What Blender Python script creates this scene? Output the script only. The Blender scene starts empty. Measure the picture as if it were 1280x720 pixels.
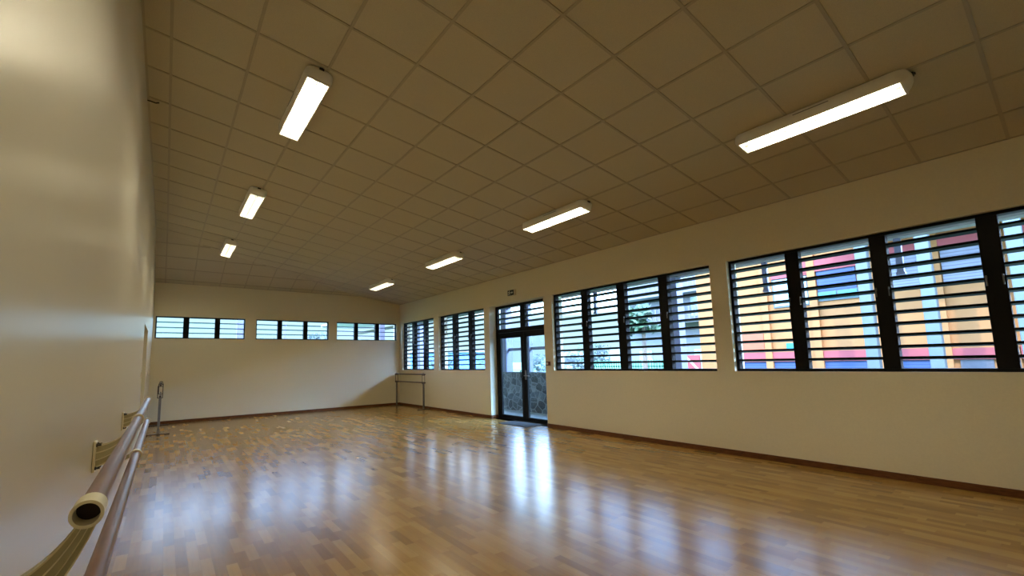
import bpy, bmesh, math, random
from mathutils import Vector, Matrix
random.seed(7)
S = bpy.context.scene
COL = S.collection
PI = math.pi
# ------------------------------------------------------------------ room measures (metres)
XL, W, L, YN = 0.0755, 6.756, 13.62, -1.25        # left wall, right wall, end wall, wall behind the camera
H0, SL = 4.2847, 0.1401                            # ceiling height at x=0, fall towards the right wall
HB, SE = 3.5406, 0.31                              # end slope: height at the end wall, rise away from it
def zmain(x): return H0 - SL*x
def zend(y): return HB + SE*(L-y)

# ------------------------------------------------------------------ material helpers
class NT:
    def __init__(s, m):
        s.t = m.node_tree; s.n = s.t.nodes; s.l = s.t.links
    def new(s, typ, **kw):
        n = s.n.new(typ)
        for k, v in kw.items(): setattr(n, k, v)
        return n
    def set(s, sock, v):
        if isinstance(v, bpy.types.NodeSocket): s.l.new(v, sock)
        else: sock.default_value = v
    def math(s, op, a, b=0.0, c=0.0):
        n = s.new('ShaderNodeMath', operation=op)
        s.set(n.inputs[0], a); s.set(n.inputs[1], b); s.set(n.inputs[2], c)
        return n.outputs[0]
    def mix(s, f, a, b, blend='MIX'):
        n = s.new('ShaderNodeMix', data_type='RGBA', blend_type=blend)
        s.set(n.inputs['Factor'], f); s.set(n.inputs[6], a); s.set(n.inputs[7], b)
        return n.outputs[2]
    def ramp(s, f, stops):
        n = s.new('ShaderNodeValToRGB'); e = n.color_ramp.elements
        while len(e) < len(stops): e.new(0.5)
        for i, (p, c) in enumerate(stops): e[i].position = p; e[i].color = (*c, 1)
        s.set(n.inputs[0], f); return n.outputs[0]
    def coords(s): return s.new('ShaderNodeTexCoord').outputs['Object']
    def xyz(s, v):
        n = s.new('ShaderNodeSeparateXYZ'); s.l.new(v, n.inputs[0]); return n.outputs
    def comb(s, x, y, z=0.0):
        n = s.new('ShaderNodeCombineXYZ')
        for i, v in enumerate((x, y, z)): s.set(n.inputs[i], v)
        return n.outputs[0]
    def scale(s, v, sc):
        n = s.new('ShaderNodeVectorMath', operation='MULTIPLY'); s.l.new(v, n.inputs[0]); n.inputs[1].default_value = sc
        return n.outputs[0]
    def noise(s, v, scale=5, detail=3, rough=.5):
        n = s.new('ShaderNodeTexNoise'); s.l.new(v, n.inputs['Vector'])
        n.inputs['Scale'].default_value = scale; n.inputs['Detail'].default_value = detail; n.inputs['Roughness'].default_value = rough
        return n.outputs['Fac']
    def white(s, v):
        n = s.new('ShaderNodeTexWhiteNoise', noise_dimensions='3D'); s.l.new(v, n.inputs['Vector']); return n.outputs['Value']
    def bump(s, h, strength=.1, dist=.01):
        n = s.new('ShaderNodeBump'); s.set(n.inputs['Height'], h)
        n.inputs['Strength'].default_value = strength; n.inputs['Distance'].default_value = dist
        return n.outputs[0]
def mat(name, col=(.5, .5, .5), rough=.5, metal=0.0, spec=.5):
    m = bpy.data.materials.new(name); m.use_nodes = True
    b = m.node_tree.nodes['Principled BSDF']
    b.inputs['Base Color'].default_value = (*col, 1); b.inputs['Roughness'].default_value = rough
    b.inputs['Metallic'].default_value = metal; b.inputs['Specular IOR Level'].default_value = spec
    return m, NT(m), b
def speck(name, col, rough=.5, metal=0.0, amt=.12, scale=30, stretch=(1, 1, 1), bump=0.0, spec=.5):
    """plain colour with gentle natural variation"""
    m, t, b = mat(name, col, rough, metal, spec)
    v = t.scale(t.coords(), stretch)
    f = t.noise(v, scale, 4)
    lo = tuple(c*(1-amt) for c in col); hi = tuple(min(1, c*(1+amt)) for c in col)
    t.l.new(t.ramp(f, [(.3, lo), (.7, hi)]), b.inputs['Base Color'])
    if bump: t.l.new(t.bump(f, bump, .004), b.inputs['Normal'])
    return m
M = {}
WALLC = (.76, .70, .535)
M['wall'] = speck('wall_paint', WALLC, .62, amt=.025, scale=55, bump=.06)
# left wall: satin paint
m, t, b = mat('satin_wall_paint', (.74, .712, .60), .27, spec=.75)
M['wall_satin'] = m
# oak strip parquet
m, t, b = mat('oak_parquet', (.5, .3, .12), .24, spec=.55)
x, y, z = t.xyz(t.coords())
strip = t.math('FLOOR', t.math('DIVIDE', x, .07))
off = t.white(t.comb(strip, 3.7, 1.1))
vv = t.math('ADD', t.math('DIVIDE', y, .32), t.math('MULTIPLY', off, 9.0))
cell = t.math('FLOOR', vv)
r1 = t.white(t.comb(strip, cell, .5)); r2 = t.white(t.comb(cell, strip, 7.5))
base = t.ramp(r1, [(0, (.25, .138, .036)), (.3, (.32, .183, .049)), (.65, (.365, .215, .060)), (1, (.44, .275, .088))])
grain = t.noise(t.comb(t.math('MULTIPLY', x, 28), t.math('ADD', t.math('MULTIPLY', y, 2.0), t.math('MULTIPLY', r2, 40)), t.math('MULTIPLY', r1, 9)), 1.4, 2, .5)
base = t.mix(.3, base, t.ramp(grain, [(.25, (.55, .47, .40)), (.7, (1, 1, 1))]), 'MULTIPLY')
fx = t.math('FRACT', t.math('DIVIDE', x, .07)); fb = t.math('FRACT', t.math('DIVIDE', x, .21)); fy = t.math('FRACT', vv)
s1 = t.math('LESS_THAN', fx, .02); s2 = t.math('LESS_THAN', fb, .012); s3 = t.math('LESS_THAN', fy, .006)
seam = t.math('MAXIMUM', t.math('MULTIPLY', t.math('MAXIMUM', s1, s3), .10), t.math('MULTIPLY', s2, .25))
base = t.mix(seam, base, (.10, .05, .02, 1))
t.l.new(base, b.inputs['Base Color'])
lf = t.noise(t.coords(), 1.3, 3)
t.l.new(t.math('ADD', .19, t.math('MULTIPLY', lf, .08)), b.inputs['Roughness'])
wob = t.noise(t.coords(), 5, 1)
t.l.new(t.bump(wob, .06, .01), b.inputs['Normal'])
M['floor'] = m
M['ceil'] = speck('mineral_tile', (.57, .52, .40), .9, amt=.07, scale=170, spec=.2)
M['tbar'] = speck('grid_bar', (.42, .37, .27), .42, amt=.03, scale=20)
M['skirt'] = speck('dark_skirting_wood', (.13, .045, .013), .5, amt=.35, scale=14, stretch=(1, 1, 6), spec=.25)
M['frame'] = speck('black_aluminium', (.005, .0045, .0045), .5, amt=.2, scale=20, spec=.15)
M['blade'] = speck('black_louvre', (.006, .005, .005), .5, amt=.2, scale=20, spec=.2)
m, t, b = mat('bloom_blue_blade', (.05, .11, .30), .25)  # blue in the blade colour stands in for sky bloom over dark blades
b.inputs['Transmission Weight'].default_value = .3
M['blade_bloom'] = m
M['white_pl'] = speck('white_housing', (.80, .77, .70), .35, amt=.03, scale=12)
M['reflector'] = speck('grey_reflector', (.24, .24, .235), .4, amt=.02, scale=12)
M['fin'] = speck('louvre_fin', (.09, .09, .085), .5, amt=.02, scale=12, spec=.2)
M['black'] = speck('black_plastic', (.02, .018, .017), .45, amt=.2, scale=30)
m = bpy.data.materials.new('fluorescent_tube'); m.use_nodes = True; t = NT(m); t.n.clear()
e = t.new('ShaderNodeEmission'); e.inputs[0].default_value = (1, .895, .62, 1); e.inputs[1].default_value = 52
o = t.new('ShaderNodeOutputMaterial'); t.l.new(e.outputs[0], o.inputs[0]); M['tube'] = m
M['pole'] = speck('brown_barre_pole', (.19, .095, .062), .31, amt=.2, scale=8, stretch=(6, .8, 6), metal=.0, spec=.32)
M['cream'] = speck('cream_bracket', (.78, .73, .54), .42, amt=.04, scale=18)
M['cream_dark'] = speck('olive_bracket_web', (.46, .42, .25), .5, amt=.06, scale=18)
M['pole_in'] = speck('dark_pole_end', (.022, .010, .007), .6, amt=.2)
M['bolt'] = speck('dark_bolt', (.03, .028, .026), .35, metal=.6, amt=.2)
M['steel'] = speck('grey_steel', (.20, .195, .185), .4, metal=.5, amt=.12, scale=12)
M['brown_bar'] = speck('dark_brown_bar', (.07, .04, .03), .35, amt=.2, scale=10)
M['brown_dk'] = speck('brown_steel', (.06, .04, .03), .4, metal=.3, amt=.2)
M['mat'] = speck('grey_mat', (.06, .062, .066), .95, amt=.35, scale=160, spec=.1)
M['door'] = speck('cream_door', (.62, .55, .38), .5, amt=.03, scale=20)
M['switch'] = speck('switch_plastic', (.66, .62, .5), .4, amt=.02)
M['red'] = speck('red_plastic', (.07, .012, .011), .4, amt=.1)
M['white'] = speck('white_mark', (.78, .76, .70), .5, amt=.03)
M['signdk'] = speck('sign_dark_green', (.012, .018, .014), .4, amt=.2)
m = bpy.data.materials.new('clear_glass'); m.use_nodes = True; t = NT(m); t.n.clear()
tr = t.new('ShaderNodeBsdfTransparent'); tr.inputs[0].default_value = (.90, .96, .97, 1)
gl = t.new('ShaderNodeBsdfGlossy'); gl.inputs['Roughness'].default_value = .03
fr = t.new('ShaderNodeLayerWeight')
fres = t.math('ADD', .04, t.math('MULTIPLY', t.math('POWER', fr.outputs['Facing'], 5.0), .9))
mx = t.new('ShaderNodeMixShader'); t.l.new(fres, mx.inputs[0]); t.l.new(tr.outputs[0], mx.inputs[1]); t.l.new(gl.outputs[0], mx.inputs[2])
o = t.new('ShaderNodeOutputMaterial'); t.l.new(mx.outputs[0], o.inputs[0]); M['glass'] = m
# outside
M['concrete'] = speck('pale_concrete', (.26, .27, .27), .85, amt=.1, scale=6)
M['column'] = speck('lavender_column', (.17, .165, .24), .7, amt=.06, scale=10)
M['beam'] = speck('beige_beam', (.21, .18, .16), .8, amt=.08, scale=8)
M['soffit'] = speck('soffit', (.50, .48, .52), .8, amt=.05, scale=6)
m, t, b = mat('basalt_rubble', (.1, .1, .1), .85)
vor = t.new('ShaderNodeTexVoronoi', feature='DISTANCE_TO_EDGE'); t.l.new(t.scale(t.coords(), (1, 1, 1.15)), vor.inputs['Vector']); vor.inputs['Scale'].default_value = 4.6
vc = t.new('ShaderNodeTexVoronoi'); t.l.new(t.scale(t.coords(), (1, 1, 1.15)), vc.inputs['Vector']); vc.inputs['Scale'].default_value = 4.6
stone = t.mix(t.xyz(vc.outputs['Color'])[0], (.018, .022, .026, 1), (.085, .095, .10, 1))
stone = t.mix(.5, stone, t.ramp(t.noise(t.coords(), 22, 4), [(.3, (.5, .5, .5)), (.7, (1.3, 1.3, 1.3))]), 'MULTIPLY')
edge = t.ramp(vor.outputs['Distance'], [(.02, (1, 1, 1)), (.07, (0, 0, 0))])
t.l.new(t.mix(edge, stone, (.15, .155, .16, 1)), b.inputs['Base Color'])
t.l.new(t.bump(vor.outputs['Distance'], .6, .05), b.inputs['Normal'])
M['stone'] = m
M['orange'] = speck('ochre_render', (.37, .165, .058), .85, amt=.05, scale=3)
M['redband'] = speck('red_render', (.33, .07, .075), .8, amt=.05, scale=4)
M['redpanel'] = speck('orange_red_panel', (.45, .11, .05), .7, amt=.05, scale=4)
def shutter(name, c):
    m, t, b = mat(name, c, .5)
    z = t.xyz(t.coords())[2]; f = t.math('FRACT', t.math('MULTIPLY', z, 11))
    t.l.new(t.mix(t.math('LESS_THAN', f, .22), (*c, 1), (*(q*.6 for q in c), 1)), b.inputs['Base Color']); return m
M['blue'] = shutter('blue_shutter', (.045, .08, .22)); M['lav'] = shutter('lavender_shutter', (.21, .215, .28))
M['cyan'] = speck('turquoise_pane', (.06, .24, .24), .2, amt=.15, scale=3)
M['paleblue'] = speck('pale_blue_column', (.105, .13, .14), .7, amt=.04, scale=5)
M['darkpanel'] = speck('dark_grey_panel', (.10, .10, .12), .5, amt=.2, scale=4)
M['winpane'] = speck('hazy_window', (.35, .52, .60), .15, amt=.35, scale=5)
M['whitebld'] = speck('pale_render', (.19, .20, .22), .8, amt=.04, scale=3)
M['farblue'] = speck('sky_blue_cladding', (.04, .15, .36), .6, amt=.08, scale=1)
M['grass'] = speck('green_turf', (.055, .12, .04), .9, amt=.3, scale=.6)
M['leaf'] = speck('leaf_green', (.045, .10, .045), .6, amt=.4, scale=3)
M['leaf2'] = speck('grey_green_leaf', (.035, .055, .05), .6, amt=.4, scale=3)
M['bark'] = speck('bark', (.20, .16, .13), .9, amt=.3, scale=20)
M['hill'] = speck('hill_scrub', (.10, .16, .12), .95, amt=.45, scale=.12)
M['greenfence'] = speck('green_fence', (.06, .20, .12), .6, amt=.15, scale=4)

# ------------------------------------------------------------------ mesh helpers
WL = {}
class MB:
    def __init__(s): s.v = []; s.f = []
    def add(s, vs, fs):
        o = len(s.v); s.v += [tuple(v) for v in vs]; s.f += [tuple(i+o for i in f) for f in fs]; return s
    def box(s, x0, x1, y0, y1, z0, z1):
        return s.add([(x0,y0,z0),(x1,y0,z0),(x1,y1,z0),(x0,y1,z0),(x0,y0,z1),(x1,y0,z1),(x1,y1,z1),(x0,y1,z1)],
            [(0,3,2,1),(4,5,6,7),(0,1,5,4),(1,2,6,5),(2,3,7,6),(3,0,4,7)])
    def obox(s, c, ax, ay, az):
        c = Vector(c); ax, ay, az = Vector(ax), Vector(ay), Vector(az)
        P = [c+sx*ax+sy*ay+sz*az for sz in (-1,1) for sx, sy in ((-1,-1),(1,-1),(1,1),(-1,1))]
        return s.add(P, [(0,3,2,1),(4,5,6,7),(0,1,5,4),(1,2,6,5),(2,3,7,6),(3,0,4,7)])
    def prism(s, poly, axis, a, b):
        """polygon in the plane normal to axis, extruded from a to b"""
        def P(u, w, t):
            return {'x': (t,u,w), 'y': (u,t,w), 'z': (u,w,t)}[axis]
        n = len(poly)
        vs = [P(u,w,a) for u,w in poly]+[P(u,w,b) for u,w in poly]
        return s.add(vs, [tuple(range(n))[::-1], tuple(range(n,2*n))]+[(i,(i+1)%n,(i+1)%n+n,i+n) for i in range(n)])
    def strip(s, top, bot, a, b):
        """solid band in the xz plane between two polylines of equal length, y from a to b"""
        n = len(top); vs = []
        for y in (a, b):
            vs += [(p[0], y, p[1]) for p in top]+[(p[0], y, p[1]) for p in bot]
        fs = []
        for i in range(n-1):
            fs += [(i,i+1,n+i+1,n+i), (2*n+i,3*n+i,3*n+i+1,2*n+i+1), (i,2*n+i,2*n+i+1,i+1), (n+i,n+i+1,3*n+i+1,3*n+i)]
        fs += [(0,n,3*n,2*n), (n-1,3*n-1,4*n-1,2*n-1)]
        return s.add(vs, fs)
    def tube(s, path, r, seg=12, caps=True):
        path = [Vector(p) for p in path]; n = len(path)
        rs = r if isinstance(r, (list, tuple)) else [r]*n
        d0 = (path[1]-path[0]).normalized()
        ref = Vector((0,0,1)) if abs(d0.z) < .9 else Vector((1,0,0))
        u = d0.cross(ref).normalized(); vs = []
        for i, p in enumerate(path):
            d = (path[min(i+1,n-1)]-path[max(i-1,0)]).normalized()
            u = (u-d*u.dot(d)).normalized(); w = d.cross(u)
            vs += [p+rs[i]*(math.cos(2*PI*k/seg)*u+math.sin(2*PI*k/seg)*w) for k in range(seg)]
        fs = [(i*seg+k, i*seg+(k+1)%seg, (i+1)*seg+(k+1)%seg, (i+1)*seg+k) for i in range(n-1) for k in range(seg)]
        if caps: fs += [tuple(range(seg))[::-1], tuple(range((n-1)*seg, n*seg))]
        return s.add(vs, fs)
    def ring(s, c, axis, ro, ri, h, seg=24):
        """hollow cylinder (sleeve) along 'y' or 'z' centred at c"""
        c = Vector(c); vs = []
        for t in (-h/2, h/2):
            for r in (ro, ri):
                for k in range(seg):
                    a = 2*PI*k/seg; p, q = r*math.cos(a), r*math.sin(a)
                    vs.append(c+Vector((p, t, q) if axis == 'y' else (p, q, t)))
        fs = []
        for k in range(seg):
            j = (k+1) % seg
            fs += [(k, j, 2*seg+j, 2*seg+k), (seg+k, 3*seg+k, 3*seg+j, seg+j), (k, seg+k, seg+j, j), (2*seg+k, 2*seg+j, 3*seg+j, 3*seg+k)]
        return s.add(vs, fs)
    def build(s, name, m, parent=None, smooth=False, bevel=0.0):
        base = WL.get(parent.name, Vector()) if parent else Vector()
        me = bpy.data.meshes.new(name); me.from_pydata([tuple(Vector(v)-base) for v in s.v], [], s.f)
        bm = bmesh.new(); bm.from_mesh(me); bmesh.ops.recalc_face_normals(bm, faces=bm.faces); bm.to_mesh(me); bm.free()
        me.materials.append(M[m] if isinstance(m, str) else m)
        o = bpy.data.objects.new(name, me); COL.objects.link(o)
        if parent: o.parent = parent
        WL[o.name] = base
        if smooth:
            for p in me.polygons: p.use_smooth = True
            try: me.set_sharp_from_angle(angle=math.radians(40))
            except Exception: pass
        if bevel:
            b = o.modifiers.new('bevel', 'BEVEL'); b.width = bevel; b.segments = 2; b.limit_method = 'ANGLE'
        return o
def tag(o, label=None, cat=None, group=None, kind=None):
    if label: o['label'] = label
    if cat: o['category'] = cat
    if group: o['group'] = group
    if kind: o['kind'] = kind
    return o
def empty(name, loc=(0,0,0), **kw):
    o = bpy.data.objects.new(name, None); COL.objects.link(o); o.location = loc; o.empty_display_size = .1
    WL[o.name] = Vector(loc)
    return tag(o, **kw)
def copy_tree(o, parent=None):
    c = o.copy(); COL.objects.link(c)
    if parent: c.parent = parent
    for ch in list(o.children): copy_tree(ch, c)
    return c
def struct(o, label=None, cat=None): return tag(o, label, cat, kind='structure')

# ------------------------------------------------------------------ shell
def holed_wall(name, m, axis, t0, t1, u0, u1, z0, z1, holes):
    us = sorted({u0, u1, *[h[0] for h in holes], *[h[1] for h in holes]})
    zs = sorted({z0, z1, *[h[2] for h in holes], *[h[3] for h in holes]})
    nu, nz = len(us)-1, len(zs)-1
    def solid(i, k):
        if i < 0 or k < 0 or i >= nu or k >= nz: return False
        cu, cz = (us[i]+us[i+1])/2, (zs[k]+zs[k+1])/2
        return not any(h[0] < cu < h[1] and h[2] < cz < h[3] for h in holes)
    P = (lambda t, u, z: (t, u, z)) if axis == 'x' else (lambda t, u, z: (u, t, z))
    mb = MB()
    for i in range(nu):
        for k in range(nz):
            if not solid(i, k): continue
            a, b, c, d = us[i], us[i+1], zs[k], zs[k+1]
            for t in (t0, t1): mb.add([P(t,a,c), P(t,b,c), P(t,b,d), P(t,a,d)], [(0,1,2,3)])
            for (di, dk, q) in ((-1,0,((a,c),(a,d))), (1,0,((b,c),(b,d))), (0,-1,((a,c),(b,c))), (0,1,((a,d),(b,d)))):
                if not solid(i+di, k+dk):
                    (ua, za), (ub, zb) = q
                    mb.add([P(t0,ua,za), P(t1,ua,za), P(t1,ub,zb), P(t0,ub,zb)], [(0,1,2,3)])
    me = bpy.data.meshes.new(name); me.from_pydata(mb.v, [], mb.f)
    bm = bmesh.new(); bm.from_mesh(me); bmesh.ops.remove_doubles(bm, verts=bm.verts, dist=1e-5)
    bmesh.ops.recalc_face_normals(bm, faces=bm.faces); bm.to_mesh(me); bm.free()
    me.materials.append(M[m]); o = bpy.data.objects.new(name, me); COL.objects.link(o); return struct(o)
SILL, HEAD = 1.14, 2.69
WR = [(-.35, 2.90), (3.14, 6.39), (8.76, 11.0), (11.29, 13.43)]
DOOR = (6.63, 8.54)
BK = [(.124, 2.122), (2.39, 4.40), (4.64, 6.655)]
BZ = (2.12, 2.685)
TH = .30
holed_wall('wall_right', 'wall', 'x', W, W+TH, YN, L+.25, -.3, 3.6, [(a, b, SILL, HEAD) for a, b in WR]+[(DOOR[0], DOOR[1], 0, HEAD)])
holed_wall('wall_back', 'wall', 'y', L, L+.25, XL-.2, W, -.3, 4.5, [(a, b, *BZ) for a, b in BK])
LD = (8.77, 10.40, 2.08)
holed_wall('wall_left', 'wall_satin', 'x', XL-.2, XL, YN, L, -.3, 4.6, [(LD[0], LD[1], 0, LD[2])])
struct(MB().box(XL-.2, W+TH, YN-.2, YN, -.3, 4.6).build('wall_near', 'wall'))
struct(MB().box(XL-.2, W+TH, YN-.2, L+.25, -.12, 0).build('floor', 'floor'))
# ceiling: main slope meets the end slope along a diagonal fold
def yfold(x): return L-(zmain(x)-HB)/SE
xk = (H0-HB)/SL
x0, x1, xm = XL-.1, W+.1, xk
c = MB()
for dz in (0, .05):
    A = [(x0,YN-.1,zmain(x0)+dz),(x1,YN-.1,zmain(x1)+dz),(x1,L+.1,zmain(x1)+dz),(xm,L+.1,zmain(xm)+dz),(xm,L,zmain(xm)+dz),(x0,yfold(x0),zmain(x0)+dz)]
    B = [(x0,yfold(x0),zmain(x0)+dz),(xm,L,HB+dz),(xm,L+.1,HB-.03+dz),(x0,L+.1,HB-.03+dz)]
    c.add(A, [tuple(range(6))]); c.add(B, [(0,1,2,3)])
ceil = struct(c.build('ceiling', 'ceil'))
g = MB(); hw, dp = .012, .006
for i in range(-3, 8):
    x = 2.0608+.5942*i
    yE = min(yfold(x), L)
    a = Vector((x, YN, zmain(x)-dp/2)); b_ = Vector((x, yE, zmain(x)-dp/2))
    g.obox((a+b_)/2, Vector((hw, 0, -SL*hw)), (0, (yE-YN)/2, 0), (0, 0, dp/2))
    if yE < L-.05:
        p, q = Vector((x, yE, zend(yE)-dp/2)), Vector((x, L, HB-dp/2))
        g.obox((p+q)/2, (hw, 0, 0), (q-p)/2, (0, 0, dp/2))
j = 0
for j in range(-5, 20):
    y = 2.0454+.6*j
    if y > L: break
    xa = XL if y <= yfold(XL) else (H0-HB-SE*(L-y))/SL
    p, q = Vector((xa, y, zmain(xa)-dp/2)), Vector((W, y, zmain(W)-dp/2))
    g.obox((p+q)/2, (q-p)/2, (0, hw, 0), (0, 0, dp/2))
for k in range(-1, 5):
    y = 12.865-.573*k
    xb = (H0-HB-SE*(L-y))/SL
    if xb > XL+.05 and y > yfold(XL):
        g.obox(((XL+xb)/2, y, zend(y)-dp/2), ((xb-XL)/2, 0, 0), (0, hw, -SE*hw), (0, 0, dp/2))
# angle trim along the walls
g.obox(((XL+.01), (YN+yfold(XL))/2, zmain(XL+.01)-dp/2), (.01, 0, 0), (0, (yfold(XL)-YN)/2, 0), (0, 0, dp/2))
g.obox((W-.01, (YN+L)/2, zmain(W-.01)-dp/2), (.01, 0, 0), (0, (L-YN)/2, 0), (0, 0, dp/2))
g.obox(((XL+xk)/2, L-.01, HB-dp/2+.002), ((xk-XL)/2, 0, 0), (0, .01, 0), (0, 0, dp/2))
g.build('ceiling_grid', 'tbar', ceil)
# skirting
BH, BT = .073, .016
def skirt(name, segs):
    mb = MB()
    for s_ in segs: mb.box(*s_, 0, BH)
    return struct(mb.build(name, 'skirt', bevel=.003))
skirt('baseboard_right', [(W-BT, W, YN, DOOR[0]), (W-BT, W, DOOR[1], L), (W, W+.2, DOOR[1]-BT, DOOR[1]), (W, W+.2, DOOR[0], DOOR[0]+BT)])
skirt('baseboard_back', [(XL, W-BT, L-BT, L)])
skirt('baseboard_left', [(XL, XL+BT, YN, LD[0]), (XL, XL+BT, LD[1], L-BT)])

# ------------------------------------------------------------------ louvred windows
FX = .07
def louvre(mb, y0, y1, xc, zs, d=.052, t=.0125, tilt=6):
    ca, sa = math.cos(math.radians(tilt)), math.sin(math.radians(tilt))
    for z in zs: mb.obox((xc, (y0+y1)/2, z), (d*ca, 0, -d*sa), (0, (y1-y0)/2, 0), (t*sa, 0, t*ca))
def side_window(n, y0, y1, mulls, label):
    root = struct(empty(f'window_{n}', (W+FX, (y0+y1)/2, SILL)), label, 'window')
    f = MB(); xa, xb = W+FX, W+FX+.11; e = .035
    f.box(xa, xb, y0, y1, SILL, SILL+e); f.box(xa, xb, y0, y1, HEAD-e, HEAD)
    f.box(xa, xb, y0, y0+e, SILL+e, HEAD-e); f.box(xa, xb, y1-e, y1, SILL+e, HEAD-e)
    f.build('window_frame', 'frame', root, bevel=.003)
    ed = [y0+e]
    for c_, h in mulls:
        q = MB().box(xa, xb, c_-h, c_+h, SILL+e, HEAD-e)
        mo = q.build('mullion', 'frame', root, bevel=.004)
        hb = MB()
        for s_ in (-1, 1):
            hb.box(xa-.022, xa, c_+s_*(h-.018)-.006, c_+s_*(h-.018)+.006, 2.04, 2.075)
            hb.box(xa-.028, xa-.018, c_+s_*(h-.018)-.006, c_+s_*(h-.018)+.006, 1.97, 2.06)
        hb.build('crank_handle', 'steel', mo, bevel=.002)
        ed += [c_-h, c_+h]
    ed.append(y1-e)
    pitch = (HEAD-SILL-.04)/12
    for k in range(0, len(ed), 2):
        mb = MB(); louvre(mb, ed[k], ed[k+1], W+FX+.055, [SILL+.02+pitch*i for i in range(1, 12)])
        mb.build('louvre_blades', 'blade', root)
    return root
side_window(1, *WR[0], [(2.125, .075), (1.285, .072), (.465, .072)], 'wide black louvre window overlooking the ochre building, nearest the camera')
side_window(2, *WR[1], [(5.585, .077), (4.755, .08), (3.94, .077)], 'wide black louvre window right beside the double door')
side_window(3, *WR[2], [(10.275, .08), (9.48, .08)], 'three bay louvre window between the double door and the corner window')
side_window(4, *WR[3], [(12.745, .077), (11.985, .076)], 'three bay louvre window in the far corner above the portable barre')
def high_window(n, x0, x1, mulls, label):
    root = struct(empty(f'window_{n}', ((x0+x1)/2, L+.05, BZ[0])), label, 'window')
    ya, yb, e = L+.05, L+.14, .028; z0, z1 = BZ
    f = MB(); f.box(x0, x1, ya, yb, z0, z0+e); f.box(x0, x1, ya, yb, z1-e, z1)
    f.box(x0, x0+e, ya, yb, z0+e, z1-e); f.box(x1-e, x1, ya, yb, z0+e, z1-e)
    f.build('window_frame', 'frame', root, bevel=.003)
    ed = [x0+e]
    for c_, h in mulls:
        MB().box(c_-h, c_+h, ya, yb, z0+e, z1-e).build('mullion', 'frame', root, bevel=.004); ed += [c_-h, c_+h]
    ed.append(x1-e)
    p = (z1-z0-.02)/4
    for k in range(0, len(ed), 2):
        mb = MB()
        for i in (1, 2, 3):
            z = z0+.01+p*i
            mb.obox(((ed[k]+ed[k+1])/2, L+.095, z), ((ed[k+1]-ed[k])/2, 0, 0), (0, .05, -.005), (0, .0008, .008))
        mb.build('louvre_blades', 'blade_bloom', root)
high_window(5, *BK[0], [(.768, .064), (1.465, .06)], 'high strip window on the end wall nearest the left wall')
high_window(6, *BK[1], [(3.018, .06), (3.728, .06)], 'middle high strip window on the end wall')
high_window(7, *BK[2], [(5.276, .062), (5.982, .07)], 'high strip window on the end wall nearest the right corner')

# ------------------------------------------------------------------ glazed double door
DX = W+.2
dr = struct(empty('door_1', (DX, 7.585, 0)), 'black glazed double door with louvred transom opening to the walkway', 'door')
f = MB(); xa, xb = DX, DX+.07; y0, y1 = DOOR
f.box(xa, xb, y0, y0+.07, 0, HEAD); f.box(xa, xb, y1-.07, y1, 0, HEAD); f.box(xa, xb, y0+.07, y1-.07, HEAD-.06, HEAD)
f.box(xa, xb, y0+.07, y1-.07, 2.03, 2.125); f.box(xa, xb, 7.455, 7.62, 2.125, HEAD-.06); f.box(xa, xb+.02, y0+.07, y1-.07, 0, .022)
f.build('door_frame', 'frame', dr, bevel=.004)
for a, b_ in ((y0+.07, 7.455), (7.62, y1-.07)):
    mb = MB(); louvre(mb, a, b_, DX+.04, [2.25, 2.37, 2.50], d=.05); mb.build('transom_blades', 'blade', dr)
for a, b_, hs in ((y0+.075, 7.532, 1), (7.540, y1-.075, -1)):
    q = MB(); xs = (DX+.005, DX+.055); gl_, gh = .10, 1.897
    inner = .095
    ya, yb = (a+inner, b_-inner)
    q.box(*xs, a, ya, .024, 2.026); q.box(*xs, yb, b_, .024, 2.026); q.box(*xs, ya, yb, .024, gl_); q.box(*xs, ya, yb, gh, 2.026)
    lf_ = q.build('door_leaf', 'frame', dr, bevel=.004)
    MB().box(DX+.026, DX+.034, ya-.01, yb+.01, gl_-.01, gh+.01).build('glass_pane', 'glass', lf_)
    h = MB()
    if hs == 1:      # lever pointing along the right-hand leaf
        h.box(DX-.008, DX+.006, 7.46, 7.50, .93, 1.14); h.tube([(DX-.004, 7.48, 1.02), (DX-.055, 7.48, 1.02), (DX-.058, 7.40, 1.018), (DX-.055, 7.30, 1.015)], .010, 8)
    else:            # pull bar on the other leaf
        h.tube([(DX, 7.60, 1.13), (DX-.05, 7.60, 1.13), (DX-.055, 7.60, 1.06), (DX-.05, 7.60, .98), (DX, 7.60, .98)], .011, 8)
    tag(h.build('door_handle', 'steel' if hs == 1 else 'black', lf_, smooth=True), 'silver lever handle' if hs == 1 else 'black pull handle')
d2 = struct(empty('door_2', (XL-.16, 9.585, 0)), 'plain cream door set deep in the left wall', 'door')
f = MB(); f.box(XL-.18, XL-.12, LD[0], LD[0]+.05, 0, LD[2]); f.box(XL-.18, XL-.12, LD[1]-.05, LD[1], 0, LD[2]); f.box(XL-.18, XL-.12, LD[0]+.05, LD[1]-.05, LD[2]-.05, LD[2])
f.build('door_frame', 'door', d2, bevel=.004)
lf_ = MB().box(XL-.175, XL-.135, LD[0]+.052, LD[1]-.052, .005, LD[2]-.052).build('door_leaf', 'door', d2, bevel=.004)
MB().box(XL-.135, XL-.128, 8.90, 8.94, .95, 1.15).tube([(XL-.13, 8.92, 1.05), (XL-.09, 8.92, 1.05), (XL-.09, 9.03, 1.05)], .009, 8).build('door_handle', 'steel', lf_)

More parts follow.
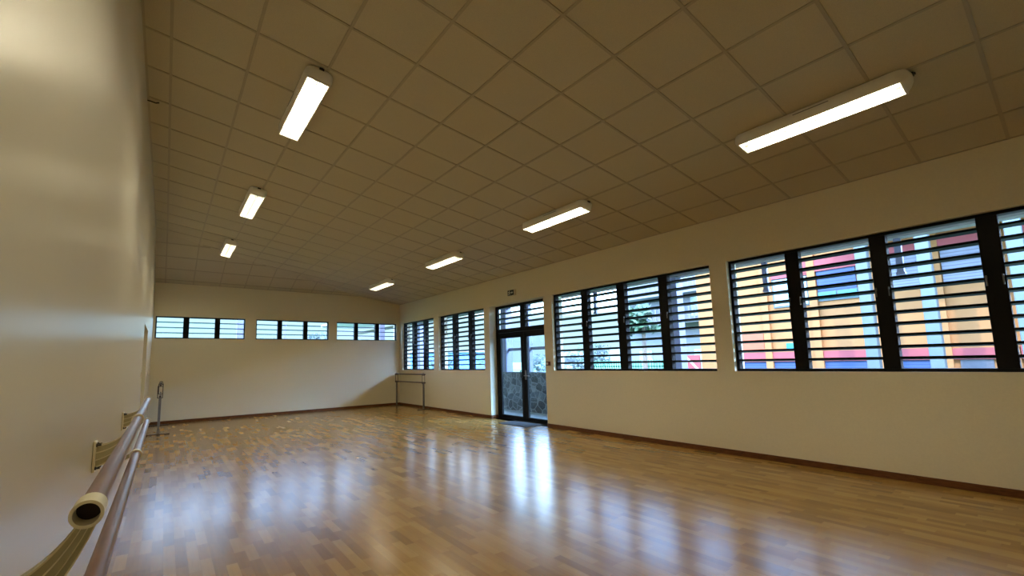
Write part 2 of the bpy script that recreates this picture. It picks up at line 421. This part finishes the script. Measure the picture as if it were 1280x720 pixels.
# ------------------------------------------------------------------ ceiling lights
def make_light():
    r = empty('ceiling_light')
    n = 9; hl = .61
    # housing: rounded shell, wide at the ceiling, open below
    prof = [(.122, 0.0), (.128, -.02), (.127, -.045), (.118, -.078), (.104, -.100)]
    mb = MB(); ringv = []
    def outline(hx, hy, rad):
        pts = []
        for cx_, cy_, a0 in ((hx-rad, hy-rad, 0), (-hx+rad, hy-rad, 90), (-hx+rad, -hy+rad, 180), (hx-rad, -hy+rad, 270)):
            for k in range(6):
                a = math.radians(a0+18*k); pts.append((cx_+rad*math.cos(a), cy_+rad*math.sin(a)))
        return pts
    N = 24
    rows = []
    for (hx, z) in prof:
        ext = hl+.055*min(1, (hx-.104)/.024)
        rad = max(.004, .10*min(1, (hx-.104)/.024))
        rows.append([(px, py, z) for px, py in outline(hx, ext, min(rad, hx-.002))])
    vs = [p for row in rows for p in row]
    fs = [(k*N+i, k*N+(i+1) % N, (k+1)*N+(i+1) % N, (k+1)*N+i) for k in range(len(rows)-1) for i in range(N)]
    mb.add(vs, fs); mb.add(rows[0], [tuple(range(N))])
    mb.build('housing', 'white_pl', r, smooth=True)
    rf = MB()   # inner reflector trough
    P = [(-.099, -.098), (-.084, -.045), (-.045, -.022), (.045, -.022), (.084, -.045), (.099, -.098)]
    for (u, w), (u2, w2) in zip(P, P[1:]): rf.add([(u,-hl+.01,w),(u2,-hl+.01,w2),(u2,hl-.01,w2),(u,hl-.01,w)], [(0,1,2,3)])
    for y in (-hl+.01, hl-.01): rf.add([(u, y, w) for u, w in P], [tuple(range(6))])
    rf.build('reflector', 'reflector', r)
    for x in (-.045, .045):
        MB().tube([(x, -hl+.045, -.055), (x, hl-.045, -.055)], .013, 12).build('tube', 'tube', r)
    lg = MB()
    for k in range(38):
        y = -hl+.045+k*(2*hl-.09)/37
        lg.box(-.098, .098, y-.0007, y+.0007, -.097, -.086)
    lg.box(-.0015, .0015, -hl+.02, hl-.02, -.098, -.072)
    rm = MB()
    for s_ in (-1, 1):
        rm.box(s_*.101-.004, s_*.101+.004, -hl, hl, -.106, -.094)
        rm.box(-.105, .105, s_*hl-.007, s_*hl+.007, -.109, -.092)
    lg.build('louvre_grid', 'fin', r)
    rm.build('louvre_rim', 'white_pl', r)
    MB().box(-.022, .022, -.672, -.648, -.022, -.002).box(-.012, .012, -.682, -.668, -.018, -.006).build('end_clip', 'black', r, bevel=.002)
    MB().box(-.131, -.126, -.15, .12, -.035, -.029).build('side_slot', 'steel', r)
    return r
light0 = make_light()
lspots = [(1.415, 4.55, 'fluorescent ceiling light in the row along the left wall, largest of that row'),
          (1.415, 7.86, 'fluorescent ceiling light in the row along the left wall, second of the three in view'),
          (1.415, 11.17, 'fluorescent ceiling light in the row along the left wall, next to the ceiling fold'),
          (5.095, 1.265, 'fluorescent ceiling light above the window facing the ochre building, largest in view'),
          (5.095, 4.575, 'fluorescent ceiling light above the wide louvre window beside the double door'),
          (5.095, 7.885, 'fluorescent ceiling light level with the exit sign over the double door'),
          (5.095, 11.195, 'fluorescent ceiling light nearest the far right corner, smallest in view'),
          (1.415, 1.24, 'fluorescent ceiling light in the left row, just above the camera')]
for i, (x, y, lab) in enumerate(lspots):
    o = light0 if i == 0 else copy_tree(light0)
    o.location = (x, y, zmain(x)-.007); o.rotation_euler = (0, math.atan(SL), 0)
    tag(o, lab, 'ceiling light', 'fluorescent ceiling lights')

# ------------------------------------------------------------------ wall mounted double barre
UX, UZ, LX, LZ = .256, 1.075, .257, .880
bar = empty('ballet_barre', (XL, 3.2, .8), label='brown double ballet barre on cream brackets fixed along the left wall', cat='ballet barre')
MB().tube([(UX, 1.212, UZ), (UX, 5.16, UZ)], .0205, 24).build('upper_pole', 'pole', bar, smooth=True)
MB().tube([(LX, 1.212, LZ), (LX, 5.16, LZ)], .0205, 24).build('lower_pole', 'pole', bar, smooth=True)
def curve(p0, p1, p2, n=14):
    return [((1-t)**2*p0[0]+2*t*(1-t)*p1[0]+t*t*p2[0], (1-t)**2*p0[1]+2*t*(1-t)*p1[1]+t*t*p2[1]) for t in [i/(n-1) for i in range(n)]]
for yb in (1.2, 3.18, 5.147):
    b = MB()
    top = curve((XL+.012, .955), (.185, .955), (.240, 1.052)); bot = curve((XL+.012, .835), (.205, .87), (.270, 1.049))
    b.strip(top, bot, yb-.012, yb+.012)
    lt = curve((XL+.10, .890), (.20, .878), (.232, .889)); lb = curve((XL+.10, .862), (.20, .852), (.232, .868))
    b.strip(lt, lb, yb-.012, yb+.012)
    br = b.build('bracket', 'cream_dark', bar)
    rb = MB()
    def lerp(u): return [((1-u)*p[0]+u*q[0], (1-u)*p[1]+u*q[1]) for p, q in zip(top, bot)]
    for ua, ub in ((0, .07), (.32, .37), (.64, .69), (.93, 1)):
        rb.strip(lerp(ua), lerp(ub), yb-.0155, yb+.0155)
    tag(rb.build('rib', 'cream', br), 'pale raised ribs on the bracket arm')
    MB().box(XL+.0015, XL+.013, yb-.038, yb+.038, .815, .975).build('wall_plate', 'cream', br, bevel=.003)
    for z in (.795+.04, .955):
        for s_ in (-1, 1):
            MB().tube([(XL+.010, yb+s_*.026, z), (XL+.019, yb+s_*.026, z), (XL+.0195, yb+s_*.026, z), (XL+.034, yb+s_*.026, z)], [.009, .009, .0048, .0048], 8).build('bolt', 'bolt', br)
    hl = .034 if yb == 1.2 else .018
    MB().ring((UX, yb, UZ), 'y', .0265 if yb == 1.2 else .0285, .0207, 2*hl, 32).build('sleeve', 'cream', br, smooth=True)
    MB().ring((LX, yb, LZ), 'y', .0285, .0207, .036, 32).build('sleeve', 'cream', br, smooth=True)
    if yb == 1.2:   # open end: the pole stops inside the sleeve
        MB().tube([(UX, yb+.009, UZ), (UX, yb+.014, UZ)], .0203, 24).build('pole_end', 'pole_in', br)
    if yb > 5:
        for zz in (UZ, LZ): MB().tube([(UX, yb+.012, zz), (UX, yb+.02, zz)], .0275, 24).build('end_cap', 'cream', br, smooth=True)

# ------------------------------------------------------------------ portable barres
def make_portable():
    r = empty('portable_barre'); Lp = 1.84
    for y in (0, Lp):
        p = MB().box(-.021, .021, y-.021, y+.021, .012, .765).build('post', 'steel', r, bevel=.003)
        lp = MB()
        for s_ in (-1, 1):
            lp.tube([(s_*.042, y, .755), (s_*.042, y, .985), (s_*.038, y, 1.008)], .0075, 8)
        lp.box(-.048, .048, y-.016, y+.016, .748, .762)
        lp.box(-.046, .046, y-.010, y+.010, .985, .998)
        lp.tube([(.034*math.cos(a), y, 1.02+.034*math.sin(a)) for a in [PI*k/10 for k in range(11)]], .007, 8)
        lp.build('loop_bracket', 'brown_dk', p)
        ft = MB().box(-.19, .19, y-.024, y+.024, .004, .022)
        for s_ in (-1, 1): ft.tube([(s_*.18, y, 0), (s_*.18, y, .008)], .02, 10).box(s_*.185-.008, s_*.185+.008, y-.024, y+.024, .004, .026)
        ft.build('foot', 'brown_dk', r)
    MB().tube([(0, -.10, 1.021), (0, Lp+.10, 1.021)], .0195, 16).build('upper_bar', 'brown_bar', r, smooth=True)
    MB().tube([(0, -.10, .783), (0, Lp+.10, .783)], .0195, 16).build('lower_bar', 'brown_bar', r, smooth=True)
    return r
pb = make_portable(); pb.location = (.315, 11.48, 0)
tag(pb, 'grey portable barre stand seen end on beside the left wall', 'ballet barre', 'portable barres')
pb2 = copy_tree(pb); pb2.location = (6.555, 11.57, 0)
tag(pb2, 'portable barre standing in the far right corner under the louvre window', 'ballet barre', 'portable barres')

# ------------------------------------------------------------------ small things
mt = MB(); mt.box(6.37, 6.94, 6.86, 7.79, .0, .010)
tag(mt.build('door_mat', 'mat', bevel=.004), 'flat dark grey door mat in front of the double door', 'mat')
sg = empty('exit_sign', (W, 7.62, 2.84), label='small dark exit sign with running figure and arrow above the double door', cat='sign')
MB().box(W-.045, W, 7.50, 7.745, 2.842, 2.972).build('casing', 'white_pl', sg, bevel=.003)
MB().box(W-.048, W-.044, 7.525, 7.74, 2.846, 2.968).build('face_panel', 'signdk', sg)
pc = MB(); xs = (W-.0505, W-.0475)
def sp(poly): pc.prism([(7.74-u*.215, 2.846+w*.122) for u, w in poly], 'x', *xs)
sp([(.50,.42),(.70,.42),(.70,.28),(.90,.50),(.70,.72),(.70,.58),(.50,.58)])                      # arrow
sp([(.10,.12),(.17,.10),(.24,.32),(.30,.38),(.36,.16),(.43,.18),(.37,.44),(.32,.62),(.40,.56),(.44,.60),(.33,.76),(.22,.76),(.10,.66),(.12,.60),(.21,.66),(.18,.42)])   # runner
sp([(.30+.06*math.cos(a), .86+.085*math.sin(a)) for a in [2*PI*k/10 for k in range(10)]])
tag(pc.build('pictogram', 'white', sg), 'white running figure and arrow')
al = empty('call_point', (W, 6.535, 1.245), label='small dark red call point box on the wall between door and louvre window', cat='alarm box')
MB().box(W-.045, W, 6.485, 6.585, 1.243, 1.325).build('casing', 'red', al, bevel=.004)
MB().box(W-.049, W-.044, 6.508, 6.568, 1.262, 1.306).build('glass_square', 'white', al, bevel=.002)
for y, z, lab in ((8.42, 1.28, 'cream light switch on the left wall just before the recessed door'), (11.9, 1.28, 'cream light switch on the left wall beyond the recessed door')):
    sw = empty('light_switch', (XL, y, z-.04), label=lab, cat='light switch', group='light switches by the recessed door')
    MB().box(XL, XL+.010, y-.04, y+.04, z-.045, z+.045).build('plate', 'switch', sw, bevel=.003)
    MB().box(XL+.009, XL+.016, y-.016, y+.016, z-.026, z+.026).build('rocker', 'switch', sw, bevel=.002)
cb = MB().tube([(XL+.002, 5.72, zmain(XL)-.012), (XL+.03, 5.715, zmain(XL)-.016), (XL+.075, 5.70, zmain(XL)-.03), (XL+.105, 5.69, zmain(XL)-.022)], .007, 8)  # black tube put in for the shaded gap at a lifted ceiling tile
tag(cb.build('tile_gap_shade', 'black', smooth=True), 'short black tube standing in for the dark gap of a lifted ceiling tile', 'dark gap')

# ------------------------------------------------------------------ covered walkway
GX = 9.03
struct(MB().box(W+TH, GX+.45, -4, 24, -.35, -.12).build('walkway_floor', 'concrete'), 'pale concrete walkway floor outside the double door', 'floor')
struct(MB().box(GX-.08, GX+.27, 6.0, 24, -.35, 1.02).build('stone_wall', 'stone'), 'low wall of dark basalt rubble seen through the glass door', 'wall')
struct(MB().box(W+TH, GX+.3, -4, 24, 3.36, 3.5).build('walkway_roof', 'soffit'), 'pale roof over the walkway outside the louvre windows', 'roof')
struct(MB().box(GX+.02, GX+.22, -4, 24, 3.04, 3.15).build('walkway_beam', 'beam'), 'beige beam running under the walkway roof edge', 'beam')
for y, hw_ in ((-1.5, .12), (5.09, .12), (8.55, .09), (10.84, .13), (16.6, .15)):
    struct(MB().box(GX+.12-hw_, GX+.12+hw_, y-hw_, y+hw_, -.12, 3.04).build('walkway_column', 'column', bevel=.01), {5.09: 'lavender column seen in the last bay of the window beside the door', 8.55: 'slim pale column seen at the edge of the window beside the door', 10.84: 'square lavender column seen through the left glass door leaf', 16.6: 'pale column seen through the far corner louvre window'}.get(y, 'pale walkway column outside the nearest louvre window'), 'column')
for y in (9.76, 14.78):
    struct(MB().box(GX+.04, GX+.18, y-.07, y+.07, -.12, 3.04).build('walkway_post', 'column', bevel=.006), 'slim lavender post seen through the right glass door leaf' if y < 12 else 'slim pale post seen through the three bay louvre window', 'post')
tag(MB().box(GX+.09, GX+.15, 8.64, 10.71, 1.665, 1.75).build('walkway_rail', 'column'), 'pale horizontal rail between the columns seen through the glass door', 'rail')
for y, lab in ((7.22, 'grey strut hanging from the beam seen in the window beside the door'), (3.32, 'grey strut hanging from the beam at the left of the nearest louvre window'), (1.52, 'grey strut hanging from the beam at the middle of the nearest louvre window')):
    s_ = empty('hanging_strut', (GX+.12, y, 2.49), label=lab, cat='strut', group='struts under the walkway beam')
    MB().box(GX+.085, GX+.155, y-.04, y+.04, 2.50, 3.04).build('strut', 'column', s_, bevel=.004)
    MB().box(GX+.075, GX+.165, y-.05, y+.05, 2.49, 2.53).build('end_plate', 'column', s_)
for x, y in ((2.25, 15.6), (6.98, 15.6)):
    struct(MB().box(x-.1, x+.1, y, y+.2, -.3, 3.2).build('veranda_column', 'column'), 'pale column outside the high strip window nearest the left wall' if x < 4 else 'pale column outside the high strip window nearest the right corner', 'column')
struct(MB().tube([(3.64, 16, -.3), (3.64, 16, 4.2)], .035, 10).build('lamp_mast', 'column'), 'slim mast seen through the middle high strip window', 'post')

# ------------------------------------------------------------------ ochre building opposite
BX = 18.0; G = -1.3
ob = empty('ochre_building', (BX, 2, G), label='ochre yellow building with red bands and blue shutters seen through the nearest louvre window', cat='building')
MB().box(BX, BX+8, -9, 9.25, G, 5.4).build('wall', 'orange', ob)
MB().box(BX-.5, BX+8.3, -9.3, 9.5, 5.4, 5.6).build('roof', 'redband', ob)
def bpart(name, m, y0, y1, z0, z1, d=.06, parent=ob): return MB().box(BX-d, BX, y0, y1, z0, z1).build(name, m, parent)
bpart('red_panel', 'redpanel', 6.88, 7.78, 1.53, 2.14, .08)
bpart('cyan_sign', 'cyan', 5.90, 6.2, 1.54, 1.75, .05)
def shop(y0, y1, m='blue', top=1.12):
    bpart('lintel', 'redband', y0-.02, y1+.02, top, 1.45, .10)
    sh = bpart('roller_shutter', m, y0, y1, G, top, .04)
def upper(y0, y1, z0, z1, m, lint=True, lz=4.55):
    if lint: bpart('lintel', 'redband', y0-.05, y1+.05, z1, lz, .10)
    w_ = bpart('upper_window', 'paleblue', y0-.05, y1+.05, z0-.05, z1, .05)
    for a, b_ in ((y0, (y0+y1)/2-.03), ((y0+y1)/2+.03, y1)): MB().box(BX-.07, BX-.045, a, b_, z0, z1-.04).build('pane', m, w_)
def ushut(y0, y1, z0, z1, m):
    bpart('roller_shutter', m, y0, y1, z0, z1, .06)
shop(6.85, 7.76); shop(5.62, 6.62); shop(4.08, 5.14); shop(2.55, 3.38); bpart('dark_panel', 'darkpanel', 1.50, 2.10, G, 1.12, .05); bpart('lintel', 'redband', 1.3, 2.25, 1.12, 1.42, .10)
shop(-.1, 1.0); shop(-1.9, -.5); shop(-3.6, -2.3)
upper(5.42, 6.42, 3.06, 4.04, 'winpane', True, 4.24)
bpart('red_band', 'redband', 4.05, 5.46, 4.10, 4.50, .12); ushut(4.1, 5.12, 3.42, 4.10, 'blue'); upper(4.1, 5.12, 3.14, 3.42, 'cyan', False)
for a, b_ in ((2.60, 3.42), (1.40, 2.20), (-.2, .9), (-1.9, -.6)):
    ushut(a, b_, 3.25, 4.30, 'lav'); bpart('red_band', 'redband', a-.02, b_+.02, 4.30, 4.58, .12)
for y in (5.25, 2.33, 1.15, 6.735, -.35): bpart('pilaster', 'orange', y-.11, y+.11, G, 5.0, .14)
for y in (3.46, 2.24, .75, -1.0):
    cl = MB().box(BX-2.15, BX-1.85, y-.13, y+.13, G, 5.05).build('pale_column', 'paleblue', ob, bevel=.02)
MB().box(BX-2.2, BX, -9, 4.2, 5.05, 5.25).build('canopy_slab', 'whitebld', ob)
rp = empty('red_hoarding', (BX, 9.63, G), label='red hoarding with white diagonal stripe beside the ochre building', cat='hoarding')
MB().box(BX-.06, BX, 9.3, 9.96, G, 1.42).build('panel', 'redband', rp)
MB().prism([(9.36, .86), (9.46, .86), (9.92, 1.36), (9.82, 1.36)], 'x', BX-.07, BX-.06).build('stripe', 'white', rp)
wb = empty('white_building', (25, 14.8, G), label='white building with balcony railings behind the tree, seen in the window beside the door', cat='building')
MB().box(25, 31, 11.6, 17.6, G, 6.6).build('wall', 'whitebld', wb)
MB().box(24.6, 31.3, 11.4, 17.9, 6.6, 6.85).build('roof', 'soffit', wb)
for z in (3.3, 5.0):
    MB().box(24.0, 25, 11.6, 17.4, z, z+.18).build('balcony_slab', 'whitebld', wb)
    rl = MB(); rl.box(24.0, 24.06, 11.6, 17.4, z+1.0, z+1.07)
    for k in range(20): rl.box(24.0, 24.05, 11.7+k*.295, 11.78+k*.295, z+.18, z+1.0)
    rl.build('balustrade', 'column', wb)
for y in (12.4, 14.2, 16.0):
    for z in (.6, 3.7): MB().box(24.95, 25, y, y+.9, z, z+1.2).build('window', 'winpane', wb)
fb = empty('blue_building', (27, 46, G), label='long low sky blue building far off, seen through the two farthest side windows', cat='building')
MB().box(20, 33.6, 45, 52, G, 2.55).build('wall', 'farblue', fb); MB().box(19.6, 34, 44.6, 52.4, 2.55, 2.8).build('roof', 'whitebld', fb)

# ------------------------------------------------------------------ ground, hills, planting
struct(MB().box(-120, 260, -120, 260, G-.3, G).build('ground', 'grass'), 'green turf stretching away outside the windows', 'ground')
hb = MB(); n = 48; vs = []
for r_, hz in ((150, 0), (165, .6), (185, 1.0), (230, .4)):
    for k in range(n+1):
        a = math.radians(-10+120*k/n)
        h = hz*(5.0+2.4*math.sin(k*.55)+1.3*math.sin(k*1.7+1))
        vs.append((r_*math.sin(a), r_*math.cos(a), G+h))
hb.add(vs, [(j_*(n+1)+k, j_*(n+1)+k+1, (j_+1)*(n+1)+k+1, (j_+1)*(n+1)+k) for j_ in range(3) for k in range(n)])
struct(hb.build('hills', 'hill', smooth=True), 'low wooded hills on the horizon', 'hills')
def tree(name, x, y, zb, zt, rad, m, label, group, trunk=.09, nleaf=420, ls=.16):
    r = empty(name, (x, y, G), label=label, cat='tree' if name != 'bush' else 'bush', group=group)
    rnd = random.Random(int(x*100+y*10))
    MB().tube([(x, y, G), (x+.05, y+.03, (G+zb)/2), (x, y, zb+.35*(zt-zb))], [trunk, trunk*.8, trunk*.5], 8).build('trunk', 'bark', r)
    lv = MB(); cz, hz = (zb+zt)/2, (zt-zb)/2
    blobs = [Vector((x+rnd.uniform(-.6,.6)*rad, y+rnd.uniform(-.6,.6)*rad, cz+rnd.uniform(-.6,.6)*hz)) for _ in range(9)]
    for i in range(nleaf):
        bl = blobs[i % 9]; d = Vector((rnd.gauss(0,1), rnd.gauss(0,1), rnd.gauss(0,1))).normalized()*rnd.uniform(.25, .5)
        p = bl+Vector((d.x*rad, d.y*rad, d.z*hz))
        u = Vector((rnd.gauss(0,1), rnd.gauss(0,1), rnd.gauss(0,1))).normalized(); w = u.orthogonal().normalized()
        s_ = ls*rnd.uniform(.6, 1.3)
        lv.add([p-u*s_, p+w*s_*.4, p+u*s_, p-w*s_*.4], [(0,1,2,3)])
    lv.build('crown', m, r)
tree('leafy_tree', 16, 10.5, 2.3, 3.6, 1.1, 'leaf', 'leafy green tree with pale trunk in front of the white building', None, .13, 700, .18)
bs = [(22, 17.6, .8, 2.3, .9, 'leaf2', 'grey green young tree left of the white building, nearer the leafy tree'), (25, 22.5, .7, 2.2, 1.1, 'leaf2', 'dark young tree in the first bay of the window beside the door'),
      (24, 20.0, .9, 2.6, .9, 'leaf', 'dark young tree in the second bay of the window beside the door'),
      (26, 25.5, .3, 1.5, 1.2, 'leaf2', 'low tree at the first bay edge of the window beside the door')]
for x, y, a, b_, r_, m_, lab in bs: tree('young_tree', x, y, a, b_, r_, m_, lab, 'young trees on the turf', .06, 380, .13)
for x, y, a, b_, lab in ((40, 36, -.5, 2.6, 'round tree far off seen through the right glass door leaf'), (37, 39.5, -.5, 2.3, 'round tree far off seen through the left glass door leaf'), (24, 40, 0, 2.8, 'tree before the blue building seen in the three bay window middle bay'), (29, 38, 0, 3.2, 'tree before the blue building seen in the three bay window right bay')):
    tree('round_tree', x, y, a, b_, 1.7, 'leaf2', lab, 'far trees', .12, 500, .22)
for x, y, a, b_, r_, lab in ((7.2, 25.5, 1.2, 3.3, .9, 'tree top seen in the right bay of the middle high strip window'), (9.6, 27, 1.2, 3.0, 1.0, 'tree top seen in the first bay of the high strip window by the corner'), (5.0, 26.5, 1, 2.95, .6, 'tree top seen in the middle bay of the middle high strip window')):
    tree('garden_tree', x, y, a, b_, r_, 'leaf2', lab, 'trees beyond the end wall', .08, 420, .14)
gf = empty('green_fence', (20, 14, G), label='green picket fence under the leafy tree', cat='fence')
q = MB(); q.box(20, 20.04, 11.0, 17, .9, .97); q.box(20, 20.04, 11.0, 17, -.6, -.53)
for k in range(40): q.box(20, 20.03, 11.02+k*.15, 11.09+k*.15, G, 1.25)
q.build('pickets', 'greenfence', gf)

# ------------------------------------------------------------------ sky, sun
w = bpy.data.worlds.new('World'); S.world = w; w.use_nodes = True
t = NT(w); t.n.clear()
tc = t.new('ShaderNodeTexCoord').outputs['Generated']
z = t.xyz(tc)[2]
low = (.52, .83, 1.0, 1)
grad = t.ramp(z, [(0.0, (.50, .76, 1.0)), (.08, (.44, .70, 1.0)), (.35, (.29, .53, 1.0)), (1, (.22, .44, .95))])
cl = t.noise(t.scale(tc, (1, 1, 2.5)), 3.2, 6, .6)
sky = t.mix(t.ramp(cl, [(.45, (0, 0, 0)), (.68, (1, 1, 1))]), grad, (.54, .74, 1, 1))
rise = t.ramp(z, [(.10, (0, 0, 0)), (.14, (1, 1, 1))])      # sky kept dim near the horizon, strongly brightened above to add room light
sky = t.mix(rise, low, sky)
bg = t.new('ShaderNodeBackground'); t.l.new(sky, bg.inputs[0])
dp_ = t.new('ShaderNodeVectorMath', operation='DOT_PRODUCT'); t.l.new(tc, dp_.inputs[0]); dp_.inputs[1].default_value = Vector((.66, -.62, .32)).normalized()
sky_patch = t.math('MULTIPLY', t.ramp(dp_.outputs['Value'], [(.88, (0, 0, 0)), (.975, (1, 1, 1))]), rise)   # bright patch added to the sky to light the end wall
t.l.new(t.math('ADD', t.math('ADD', .43, t.math('MULTIPLY', rise, 5.8)), t.math('MULTIPLY', sky_patch, 36)), bg.inputs[1])
o = t.new('ShaderNodeOutputWorld'); t.l.new(bg.outputs[0], o.inputs[0])
sd = bpy.data.lights.new('sun', 'SUN'); sd.energy = 1.4; sd.color = (1, .95, .86); sd.angle = math.radians(.6)
so = bpy.data.objects.new('sun', sd); COL.objects.link(so); so.location = (-20, -10, 30)
so.rotation_euler = Vector((.62, .35, -.70)).to_track_quat('-Z', 'Y').to_euler()

# ------------------------------------------------------------------ camera
yaw, pitch, roll, fpx, px, py = .6278, .1116, -.0231, 546.40, 603.267, 391.011
cam = bpy.data.cameras.new('camera'); co = bpy.data.objects.new('camera', cam); COL.objects.link(co)
fwd = Vector((math.sin(yaw)*math.cos(pitch), math.cos(yaw)*math.cos(pitch), math.sin(pitch)))
rt = Vector((math.cos(yaw), -math.sin(yaw), 0)); up = rt.cross(fwd)
R = math.cos(roll)*rt+math.sin(roll)*up; U = math.cos(roll)*up-math.sin(roll)*rt
mtx = Matrix((( R.x, U.x, -fwd.x, .365), (R.y, U.y, -fwd.y, 0), (R.z, U.z, -fwd.z, 1.3504), (0, 0, 0, 1)))
co.matrix_world = mtx
cam.sensor_width = 36; cam.lens = fpx*36/1280
cam.shift_x = (640-px)/1280; cam.shift_y = (py-360)/1280
cam.clip_start = .02; cam.clip_end = 1000
S.camera = co
vs_ = S.view_settings; S.display_settings.display_device = 'sRGB'
vs_.view_transform = 'Standard'; vs_.look = 'None'; vs_.gamma = 1; vs_.use_curve_mapping = False; vs_.exposure = 1.6
S.cycles.use_adaptive_sampling = False; S.cycles.use_denoising = True; S.cycles.denoising_prefilter = 'ACCURATE'; S.cycles.denoising_input_passes = 'RGB_ALBEDO_NORMAL'
S.cycles.max_bounces = 10; S.cycles.diffuse_bounces = 6; S.cycles.sample_clamp_indirect = 4.0; S.cycles.caustics_reflective = False; S.cycles.caustics_refractive = False; S.cycles.blur_glossy = 0.5
